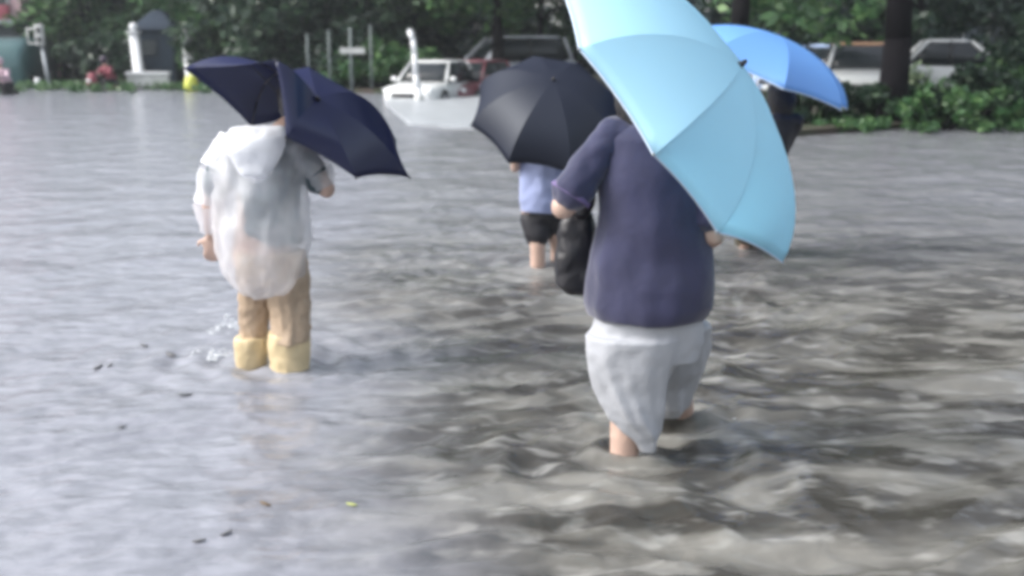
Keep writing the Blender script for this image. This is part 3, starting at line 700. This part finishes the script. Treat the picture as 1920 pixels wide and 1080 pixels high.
# ---- navy shirt walker with the pale blue umbrella
Yb = 3.50
J = dict(head=P(1200, 160, 3.56), neck=P(1204, 215, 3.52), chest=P(1224, 325, 3.50), pelvis=P(1216, 560, 3.50),
         shL=P(1152, 268, 3.48), elL=P(1056, 388, 3.46), haL=P(1112, 345, 3.70),
         shR=P(1295, 272, 3.50), elR=P(1336, 440, 3.46), haR=P(1322, 452, 3.70),
         hipL=P(1170, 590, 3.50), knL=P(1172, 740, 3.48), anL=Vector((P(1168, 860, 3.50).x, 3.46, -.22)),
         hipR=P(1262, 590, 3.52), knR=P(1262, 700, 3.74), anR=Vector((P(1296, 780, 4.0).x, 4.05, -.14)))
base = Vector((P(1200, 860, 3.5).x, 3.5, -.3))
p1 = person('person in a navy top and pale grey trousers wading under the pale blue umbrella', base, J, R(4), grip=(1.2, .8), leg=.88, hair_long=True)
garment('shirt', p1, NAVY, [
    ('R', [(P(1204, 224, 3.52), .070, .066, 0), (P(1206, 236, 3.51), .115, .09, 0), (P(1212, 256, 3.5), .148, .115, 0), (P(1218, 300, 3.5), .168, .125, 0), (P(1222, 360, 3.5), .168, .13, 0), (P(1222, 420, 3.5), .184, .14, 0),
           (P(1221, 480, 3.5), .20, .15, 0), (P(1221, 525, 3.5), .204, .16, 0), (P(1219, 568, 3.5), .206, .162, 0), (P(1214, 592, 3.5), .188, .155, 0)], .032, 2.2)], vox=.008, fold=.045, fscale=.2)
garment('sleeve', p1, NAVY, [('L', [P(1172, 266, 3.49), P(1152, 250, 3.49), P(1108, 304, 3.47), P(1074, 358, 3.46)], [.06, .058, .060, .072])], vox=.008, fold=.022, fscale=.07)
garment('sleeve', p1, NAVY, [('L', [P(1285, 272, 3.5), P(1310, 340, 3.48), P(1322, 400, 3.46)], [.07, .068, .07])], vox=.008, fold=.022, fscale=.07)
for (e, d_) in ((P(1070, 366, 3.46), (P(1056, 388, 3.46) - P(1108, 310, 3.48))),):
    bm = NB(); d_ = d_.normalized(); cone(bm, e - d_ * .012, e + d_ * .004, .070, .073, 24); obj('cuff', bm, mat('violet_trim', (.16, .12, .26), .7), p1, world=True)
garment('trousers', p1, GREYT, [
    ('R', [(P(1212, 560, 3.5), .15, .12, 0), (P(1214, 600, 3.5), .178, .135, 0), (P(1210, 640, 3.51), .192, .13, 0), (P(1207, 672, 3.51), .18, .12, 0)], .03, 1.3),
    ('R', [(P(1196, 625, 3.47), .175, .12, 0), (P(1192, 655, 3.47), .165, .115, .1), (P(1185, 690, 3.47), .143, .11, .2), (P(1184, 720, 3.47), .128, .105, .3), (P(1186, 750, 3.46), .108, .10, .45), (P(1192, 780, 3.45), .090, .085, .6), (P(1203, 806, 3.44), .062, .065, .8), (P(1211, 826, 3.43), .038, .04, 1.0), (P(1215, 848, 3.42), .018, .022, 1.1)], .17, 4.0),
    ('R', [(P(1262, 605, 3.60), .125, .11, 0), (P(1264, 650, 3.66), .125, .10, 0), (P(1262, 690, 3.72), .118, .10, .2), (P(1254, 725, 3.78), .105, .09, .4), (P(1250, 755, 3.82), .088, .085, .6), (P(1252, 776, 3.86), .06, .06, .8)], .12, 0.5)], vox=.0075, smooth=3, fold=.012, fscale=.09)
BAGM = mat('black_bag_nylon', (.010, .010, .014), .45, bump=.3)
bc = P(1080, 478, 3.64)
t = thing('shoulder_bag', 'black shoulder bag hanging beside the left hip of the person in the navy top', 'bag', bc)
bm = NB(); loft(bm, [(bc + Vector((.01, 0, -.13)), .045, .04, 0), (bc + Vector((0, 0, -.10)), .07, .055, 0), (bc, .070, .055, 0), (bc + Vector((0, 0, .09)), .062, .045, 0), (bc + Vector((.008, 0, .15)), .045, .025, 0)], 24, power=3)
remesh(obj('pouch', bm, BAGM, t, world=True), .008, 4, fold=.02, fscale=.06)
bm = NB(); q0 = P(1122, 262, 3.60)
limb(bm, [bc + Vector((.01, 0, .13)), P(1100, 380, 3.58), P(1110, 310, 3.58), q0], [.026, .028, .026, .018]); obj('strap', bm, BAGM, t, world=True)
DRIB = mat('dark_rib_steel', (.02, .02, .025), .4)
CYAN = fabric('pale_blue_canopy', (0.57, 0.87, 1.0), .5, .4, .03)
HEM = mat('pale_lilac_binding', (.60, .72, .88), .5)
axis1 = (right * .823 + cup * .568).normalized() * math.cos(R(22)) - cfw * math.sin(R(22))
ap1 = P(1388, 122, 3.47)
tips1 = [P(1022, -90, 3.46), P(1086, 92, 3.12), P(1225, 290, 3.02), P(1345, 436, 3.20), P(1467, 492, 3.60), P(1436, 330, 3.96), P(1300, 110, 4.10), P(1130, -60, 3.88)]
def pale_fn(k):
    v = tips1[k] - ap1; h = v.dot(axis1); rad = v - axis1 * h; out = []
    for i in range(13):
        th = R(74) * i / 12; out.append(ap1 + rad * (math.sin(th) / math.sin(R(74))) + axis1 * h * (1 - math.cos(th)) / (1 - math.cos(R(74))))
    return out
umbrella('large pale blue umbrella tilted over the shoulder of the person in the navy top', ap1, pale_fn, 8, CYAN, ap1 - axis1 * .62, rim=HEM, hollow=.03)

# ---- raincoat walker with the navy umbrella
J = dict(head=P(562, 192, 4.74), neck=P(548, 236, 4.68), chest=P(494, 300, 4.58), pelvis=P(492, 480, 4.56),
         shL=P(425, 275, 4.56), elL=P(396, 375, 4.52), haL=P(396, 440, 4.56),
         shR=P(556, 272, 4.58), elR=P(612, 355, 4.62), haR=P(566, 300, 4.84),
         hipL=P(484, 500, 4.60), knL=P(479, 590, 4.63), anL=Vector((P(474, 680, 4.64).x, 4.66, -.2)),
         hipR=P(528, 500, 4.56), knR=P(542, 590, 4.56), anR=Vector((P(542, 700, 4.5).x, 4.50, -.2)))
base = Vector((P(500, 690, 4.56).x, 4.56, -.3))
p2 = person('person in a white see-through raincoat and cream boots under the navy umbrella', base, J, R(-8), s=.95, grip=(.4, 1.3), vox=.009, leg=.6)
garment('shirt', p2, TEAL, [('R', [(P(488, 250, 4.58), .10, .08, 0), (P(494, 285, 4.58), .15, .10, 0), (P(508, 400, 4.58), .125, .11, 0), (P(512, 455, 4.58), .13, .11, 0)]),
    ('L', [P(430, 278, 4.56), P(405, 350, 4.52)], [.062, .06]), ('L', [P(552, 276, 4.58), P(598, 340, 4.62)], [.062, .055])], fold=.03)
garment('trousers', p2, TAN, [('R', [(P(506, 470, 4.56), .15, .12, 0), (P(512, 530, 4.56), .15, .12, 0)]),
    ('R', [(P(482, 520, 4.62), .085, .08, 0), (P(479, 570, 4.63), .070, .07, 0), (P(477, 610, 4.64), .063, .065, 0), (P(476, 640, 4.64), .066, .066, 0)], .10, 1.7),
    ('R', [(P(536, 520, 4.55), .100, .09, 0), (P(543, 570, 4.55), .090, .085, 0), (P(545, 605, 4.54), .082, .08, 0), (P(544, 640, 4.52), .086, .082, 0)], .10, 5.1)], fold=.022, fscale=.05, vox=.008)
for (c0, c1, r) in ((P(472, 634, 4.63), Vector((J['anL'].x - .02, 4.66, -.2)), .078), (P(542, 626, 4.54), Vector((J['anR'].x, 4.50, -.2)), .094)):
    garment('boot', p2, BOOT, [('R', [(c0 + Vector((0, 0, .012)), r * .90, r * .9, 0), (c0 + Vector((0, 0, .004)), r * .97, r * .97, 0), (c0 - Vector((0, 0, .03)), r * .98, r, 0), ((c0 + c1) / 2, r * .84, r * .86, 0), ((c0 * .3 + c1 * .7), r * .90, r * .95, 0), (c1, r * .8, r * .85, 0)], .05, 2.0), ('L', [c1 - Vector((0, 0, .03)), c1 + Vector((-.02, .16, -.05))], [.055, .045])], vox=.007, smooth=3, fold=.012, fscale=.05)
COAT = fabric('clear_white_raincoat', (0.92, 0.92, 0.96), .40, .22, .14, alpha=.50)
def hood_bm():
    bm = NB(); c = P(484, 285, 4.44)
    loft(bm, [(P(484, 345, 4.44), .02, .02, 0), (P(480, 325, 4.42), .07, .035, 0), (P(480, 285, 4.42), .115, .05, 0), (P(482, 255, 4.44), .12, .06, 0), (P(486, 236, 4.50), .115, .085, 0)], 24)
    return bm
def film(name, parent, m, rings, fold, seed, seg=72):
    """an open thin shell with drawn-out folds"""
    rr = []
    for a_, b_ in zip(rings[:-1], rings[1:]):
        for f in (0, .5): rr.append((a_[0].lerp(b_[0], f), a_[1] * (1 - f) + b_[1] * f, a_[2] * (1 - f) + b_[2] * f, 0))
    rr.append(rings[-1]); bm = NB(); loft(bm, rr, seg, cap=False, fold=fold, fseed=seed)
    o = obj(name, bm, m, parent, world=True); sb = o.modifiers.new('Subdivision', 'SUBSURF'); sb.levels = 1; sb.render_levels = 1
    for sc_, st_ in ((.09, .035), (.03, .012)):
        t_ = bpy.data.textures.new('crinkle', 'CLOUDS'); t_.noise_scale = sc_; t_.noise_depth = 2
        e = o.modifiers.new('Displace', 'DISPLACE'); e.texture = t_; e.strength = st_; e.texture_coords = 'LOCAL'
    return o
film('raincoat', p2, COAT, [(P(500, 236, 4.60), .09, .08, 0), (P(494, 246, 4.58), .15, .10, 0), (P(488, 262, 4.57), .195, .13, 0), (P(484, 300, 4.56), .205, .15, 0), (P(484, 360, 4.55), .205, .165, 0), (P(487, 420, 4.54), .20, .17, 0),
    (P(491, 475, 4.53), .19, .17, 0), (P(495, 512, 4.52), .165, .16, 0), (P(497, 536, 4.51), .125, .14, 0), (P(498, 550, 4.50), .085, .11, 0)], .07, 3.1)
def tube_film(name, parent, m, pts, rad):
    bm = NB()
    for i in range(len(pts) - 1): cone(bm, pts[i], pts[i+1], rad[i], rad[i+1], 20, False)
    bmesh.ops.remove_doubles(bm, verts=bm.verts, dist=.004)
    o = obj(name, bm, m, parent, world=True); d = o.modifiers.new('Subdivision', 'SUBSURF'); d.levels = d.render_levels = 2
    t_ = bpy.data.textures.new('folds', 'CLOUDS'); t_.noise_scale = .06; e = o.modifiers.new('Displace', 'DISPLACE'); e.texture = t_; e.strength = .03; e.texture_coords = 'LOCAL'
    return o
tube_film('sleeve', p2, COAT, [P(440, 262, 4.56), P(408, 320, 4.53), P(392, 380, 4.53), P(396, 432, 4.55)], [.07, .076, .066, .05])
tube_film('sleeve', p2, COAT, [P(548, 268, 4.58), P(592, 318, 4.61), P(606, 345, 4.63)], [.07, .068, .058])
o = obj('hood', hood_bm(), fabric('white_hood_film', (.90, .92, .96), .35, .3, .1), p2, world=True); remesh(o, .010, 6, fold=.02, fscale=.07)

NAVYU = fabric('navy_canopy', (0.010, 0.013, 0.052), .01, .28, .045)
apn = P(595, 186, 4.24)
tips = [(P(345, 128, 4.62), (455, 62, 4.45)), (P(516, 112, 4.16), (560, 128, 4.15)), (P(536, 258, 4.14), (560, 215, 4.13)), (P(668, 334, 4.22), (636, 255, 4.14)),
        (P(768, 333, 4.50), (700, 225, 4.28)), (P(742, 262, 4.95), (690, 138, 4.50)), (P(600, 215, 5.10), (560, 50, 4.62)), (P(470, 236, 4.98), (500, 60, 4.62))]
def navy_fn(k):
    tp_, c_ = tips[k]; c_ = P(*c_)
    return [apn * (1 - f) ** 2 + c_ * 2 * f * (1 - f) + tp_ * f * f for f in [i / 12 for i in range(13)]]
umbrella('dark navy umbrella with its left side lifted by the wind, over the raincoat wearer', apn, navy_fn, 8, NAVYU, P(568, 296, 4.86), ribm=DRIB)

# ---- child under the grey umbrella
J = dict(head=P(1030, 215, 6.8), neck=P(1026, 248, 6.78), chest=P(1022, 290, 6.78), pelvis=P(1020, 385, 6.78),
         shL=P(985, 272, 6.78), elL=P(966, 315, 6.74), haL=P(968, 278, 6.62),
         shR=P(1062, 275, 6.78), elR=P(1082, 330, 6.78), haR=P(1060, 300, 6.98),
         hipL=P(1000, 400, 6.78), knL=P(1008, 462, 6.72), anL=Vector((P(1010, 500, 6.72).x, 6.80, -.24)),
         hipR=P(1042, 400, 6.78), knR=P(1046, 462, 6.86), anR=Vector((P(1048, 500, 6.86).x, 6.95, -.24)))
p3 = person('child in a light periwinkle shirt and black shorts under the grey umbrella', Vector((J['pelvis'].x, 6.8, -.3)), J, R(3), s=.74, grip=(1.0, 1.2), vox=.009, leg=1.15)
garment('shirt', p3, PERI, [('R', [(P(1025, 250, 6.78), .07, .06, 0), (P(1023, 268, 6.78), .145, .10, 0), (P(1022, 330, 6.77), .155, .12, 0), (P(1020, 375, 6.75), .155, .13, 0), (P(1017, 396, 6.75), .14, .12, 0)]),
    ('L', [P(988, 274, 6.78), P(972, 300, 6.75)], [.05, .048]), ('L', [P(1058, 276, 6.78), P(1076, 312, 6.78)], [.05, .048])], fold=.03)
garment('shorts', p3, BLACK, [('R', [(P(1020, 385, 6.78), .125, .10, 0), (P(1020, 410, 6.78), .13, .11, 0)]), ('L', [P(1002, 408, 6.78), P(1008, 440, 6.75)], [.092, .086]), ('L', [P(1042, 408, 6.78), P(1046, 440, 6.84)], [.08, .072])], fold=.02)
GREYU = fabric('slate_grey_canopy', (0.011, 0.014, 0.028), .02, .5, .04)
ax3 = (right * .10 + cup * .62 - cfw * .78).normalized(); ap3 = P(1038, 150, 6.40)
umbrella('slate grey umbrella tilted back over the child', ap3, dome(ap3, ax3, .47, .29, 8, R(10)), 8, GREYU, ap3 - ax3 * .62)

# ---- person under the bright blue umbrella
J = dict(head=P(1462, 176, 7.1), neck=P(1460, 212, 7.05), chest=P(1440, 250, 7.05), pelvis=P(1415, 372, 7.05),
         shL=P(1392, 234, 7.05), elL=P(1378, 310, 7.0), haL=P(1400, 300, 7.25), shR=P(1490, 228, 7.05), elR=P(1455, 300, 7.1), haR=P(1452, 262, 7.30),
         hipL=P(1395, 385, 7.05), knL=P(1398, 435, 7.4), anL=Vector((P(1396, 480, 7.6).x, 7.7, -.22)), hipR=P(1432, 385, 7.05), knR=P(1418, 435, 7.45), anR=Vector((P(1412, 480, 7.6).x, 7.8, -.22)))
p4 = person('person in black clothes mostly hidden below the bright blue umbrella', Vector((J['pelvis'].x, 7.1, -.3)), J, R(0), s=.9, grip=(1, 1.2), hair_long=True, vox=.010, leg=.7)
garment('jacket', p4, BLACK, [('R', [(P(1460, 212, 7.05), .07, .07, 0), (P(1450, 226, 7.05), .16, .10, 0), (P(1434, 290, 7.05), .14, .12, 0), (P(1416, 385, 7.05), .155, .13, 0)]),
    ('L', [J['shL'], J['elL'], J['haL']], [.06, .055, .045]), ('L', [J['shR'], J['elR'], J['haR']], [.06, .055, .045])], vox=.012, fold=.02)
garment('trousers', p4, OLIVE, [('R', [(P(1415, 370, 7.05), .14, .11, 0), (P(1414, 400, 7.05), .145, .11, 0)]), ('L', [P(1398, 400, 7.05), J['knL'], Vector((J['anL'].x, 7.66, -.05))], [.09, .07, .065]), ('L', [P(1430, 400, 7.05), J['knR'], Vector((J['anR'].x, 7.75, -.05))], [.09, .07, .065])], vox=.012, fold=.02)
BLUEU = fabric('bright_blue_canopy', (0.25, 0.54, 0.94), .50, .4, .05)
ax4 = (right * .34 + cup * .88 - cfw * .22).normalized(); 
ax4 = (right * .36 + cup * .93 - cfw * .30).normalized(); ap4 = P(1460, 66, 7.0)
umbrella('bright blue umbrella seen past the edge of the pale blue one', ap4, dome(ap4, ax4, .60, .27, 8, R(0), near=right), 8, BLUEU, ap4 - ax4 * .62, rim=HEM)

# ---- scooter riders far off
def rider(px, Y, a, cloth, label, slabel, paint, z=-.30, helm=WHITE):
    b_ = P(px, 170, Y); b_.z = z; q = lambda x, y, zz: b_ + rotz((x, y, zz), a)
    t = thing('scooter', slabel, 'scooter', b_, 'scooters on the flooded road')
    bm = NB(); limb(bm, [q(0, -.55, .55), q(0, -.2, .62), q(0, .05, .35), q(0, .35, .35), q(0, .5, .85)], [.14, .13, .09, .09, .06]); ball(bm, q(0, .5, .8), .17, .10, .28); obj('body', bm, paint, t, world=True)
    bm = NB(); ball(bm, q(0, -.3, .74), .13, .32, .06, Matrix.Rotation(a, 3, 'Z')); obj('seat', bm, PLAST, t, world=True)
    bm = NB(); limb(bm, [q(-.3, .42, 1.05), q(0, .48, .98), q(.3, .42, 1.05)], [.02, .025, .02]); obj('handlebar', bm, PLAST, t, world=True)
    bm = NB(); ball(bm, q(0, .62, .85), .07, .05, .06); obj('headlight', bm, LENS, t, world=True)
    for y in (-.6, .62):
        bm = NB(); d = rotz((1, 0, 0), a); cone(bm, q(0, y, .22) - d * .05, q(0, y, .22) + d * .05, .22, .22, 20); obj('wheel', bm, TYRE, t, world=True)
    J = dict(head=q(0, .02, 1.42), neck=q(0, -.05, 1.27), chest=q(0, -.10, 1.12), pelvis=q(0, -.28, .84))
    for s_, n in ((-1, 'L'), (1, 'R')):
        J['sh' + n] = q(s_ * .17, -.06, 1.2); J['el' + n] = q(s_ * .26, .1, 1.02); J['ha' + n] = q(s_ * .27, .34, 1.05)
        J['hip' + n] = q(s_ * .09, -.26, .82); J['kn' + n] = q(s_ * .15, .14, .80); J['an' + n] = q(s_ * .14, .16, .44)
    p = person(label, b_, J, a, s=.92, vox=.016, group='scooter riders')
    garment('jacket', p, cloth, [('R', [(q(0, -.26, .80), .16, .14, a), (q(0, -.18, .98), .17, .13, a), (q(0, -.08, 1.18), .17, .11, a), (q(0, -.06, 1.26), .08, .07, a)]),
        ('L', [J['shL'], J['elL'], J['haL']], [.07, .06, .05]), ('L', [J['shR'], J['elR'], J['haR']], [.07, .06, .05])], vox=.016, fold=.02)
    garment('trousers', p, BLACK, [('L', [J['hip' + n], J['kn' + n], J['an' + n]], [.10, .085, .065]) for n in 'LR'], vox=.016, fold=.01)
    bm = NB(); ball(bm, J['head'] + Vector((0, -.01, .04)), .125, .14, .12); obj('helmet', bm, helm, p, world=True)
rider(200, 33.5, R(150), REDC, 'rider in a dark red top on the far scooter near the gate pillar', 'dark red scooter in the water near the gate pillar', REDC, z=-.55, helm=mat('dark_purple_helmet', (.03, .015, .04), .3))
rider(4, 30.5, R(172), PINKC, 'rider in a pale pink rain cape cut by the left edge', 'scooter with dark front cut by the left edge of the picture', PLAST, z=-.55, helm=PINKC)

# ------------------------------------------------------------------ floating leaves, dark ripple stand-ins, splash
def leaf(px, py, s, rz, m, label, group='dark leaves floating on the calm water', curl=.3):
    g = G(px, py); g.z = float(wave(np.array([g.x]), np.array([g.y]))[0]) + .006
    bm = NB(); n = 8; L_ = []; R_ = []
    for i in range(n + 1):
        f = i / n; w = math.sin(f * math.pi) ** .7 * .34 * s; z = curl * s * (f - .5) ** 2
        L_.append(bm.verts.new(((f - .5) * 2 * s, w, z + .1 * w))); R_.append(bm.verts.new(((f - .5) * 2 * s, -w, z + .1 * w)))
    for i in range(n): bm.faces.new((L_[i], R_[i], R_[i+1], L_[i+1]))
    o = obj('floating_leaf', bm, m); o.location = g; o.rotation_euler = (R(random.uniform(-8, 8)), R(random.uniform(-8, 8)), rz)
    md = o.modifiers.new('Solidify', 'SOLIDIFY'); md.thickness = .002
    tag(o, label, 'leaf', group); return o
DL = mat('wet_dark_leaf', (.13, .13, .14), .4, noise=.3); BL = mat('brown_leaf', (.16, .11, .06), .5, noise=.3); YL = mat('yellow_green_leaf', (.42, .46, .16), .5, noise=.2)
for (px, py, s, rz) in [(183, 690, .035, 1.3), (206, 688, .022, 1.4), (345, 745, .035, .3), (228, 806, .022, 1.2), (425, 1012, .022, .8), (374, 1025, .02, .2), (270, 650, .03, -.5), (320, 668, .04, -.7)]:  # last two are leaf shapes added to stand in for a dark ripple
    leaf(px, py, s, rz, DL, {183: 'dark leaf, left one of the close pair on the calm water', 206: 'smaller dark leaf, right one of the close pair on the calm water',
        345: 'lone dark leaf floating below the cream boots to their left', 228: 'tiny dark leaf on the open pale water left of the middle', 425: 'dark leaf at the bottom, right one of the close pair there',
        374: 'dark leaf at the bottom, left one of the close pair there', 105: 'long dark leaf near the bottom left corner', 10: 'dark leaf cut by the left edge of the picture',
        270: 'thin dark sliver standing in for a ripple left of the splash, the farther of two', 320: 'thin dark sliver standing in for a ripple left of the splash, the nearer to the boots'}[px])
leaf(498, 955, .022, -.5, BL, 'brown leaf floating at the lower left, near the bright green one', 'single fallen leaves')
leaf(660, 964, .02, -.4, YL, 'yellow green leaf floating at the bottom, left of the rough water', 'single fallen leaves')
FOAM = fabric('white_splash_water', (.85, .88, .9), .4, .2, .2, alpha=.5)
def splash(px, py, w, d, h, n, label, seed):
    rnd = random.Random(seed); g = G(px, py); bm = NB()
    for k in range(n):
        x, y = rnd.gauss(0, w), rnd.gauss(0, d); f = math.exp(-(x / w) ** 2 - (y / d) ** 2)
        r = rnd.uniform(.003, .011); ball(bm, g + Vector((x, y, rnd.uniform(-.005, h * f))), r * rnd.uniform(1, 2), r, r * rnd.uniform(.4, .9), sub=1)
    o = obj('water_splash', bm, FOAM); remesh(o, .0045, 1); tag(o, label, 'splash', 'splashes', 'stuff')
splash(425, 622, .055, .06, .10, 110, 'white splash kicked up beside the cream boots', 1)
splash(405, 665, .09, .05, .03, 90, 'foam around the cream boots', 2)
splash(1318, 775, .05, .03, .02, 40, 'foam by the raised foot of the person in the navy top', 3)

bm = NB(); box(bm, (0, 45, 8), (170, 115, 18.8))
hz = obj('haze', bm, None, smooth=False); hz['kind'] = 'stuff'
hm = bpy.data.materials.new('damp_air'); hm.use_nodes = True; hn = hm.node_tree; hn.nodes.clear()
ho = hn.nodes.new('ShaderNodeOutputMaterial'); pv = hn.nodes.new('ShaderNodeVolumePrincipled')
pv.inputs['Color'].default_value = (.88, .94, 1, 1); pv.inputs['Density'].default_value = .0011; pv.inputs['Anisotropy'].default_value = .3
hn.links.new(pv.outputs[0], ho.inputs['Volume']); hz.data.materials.append(hm)
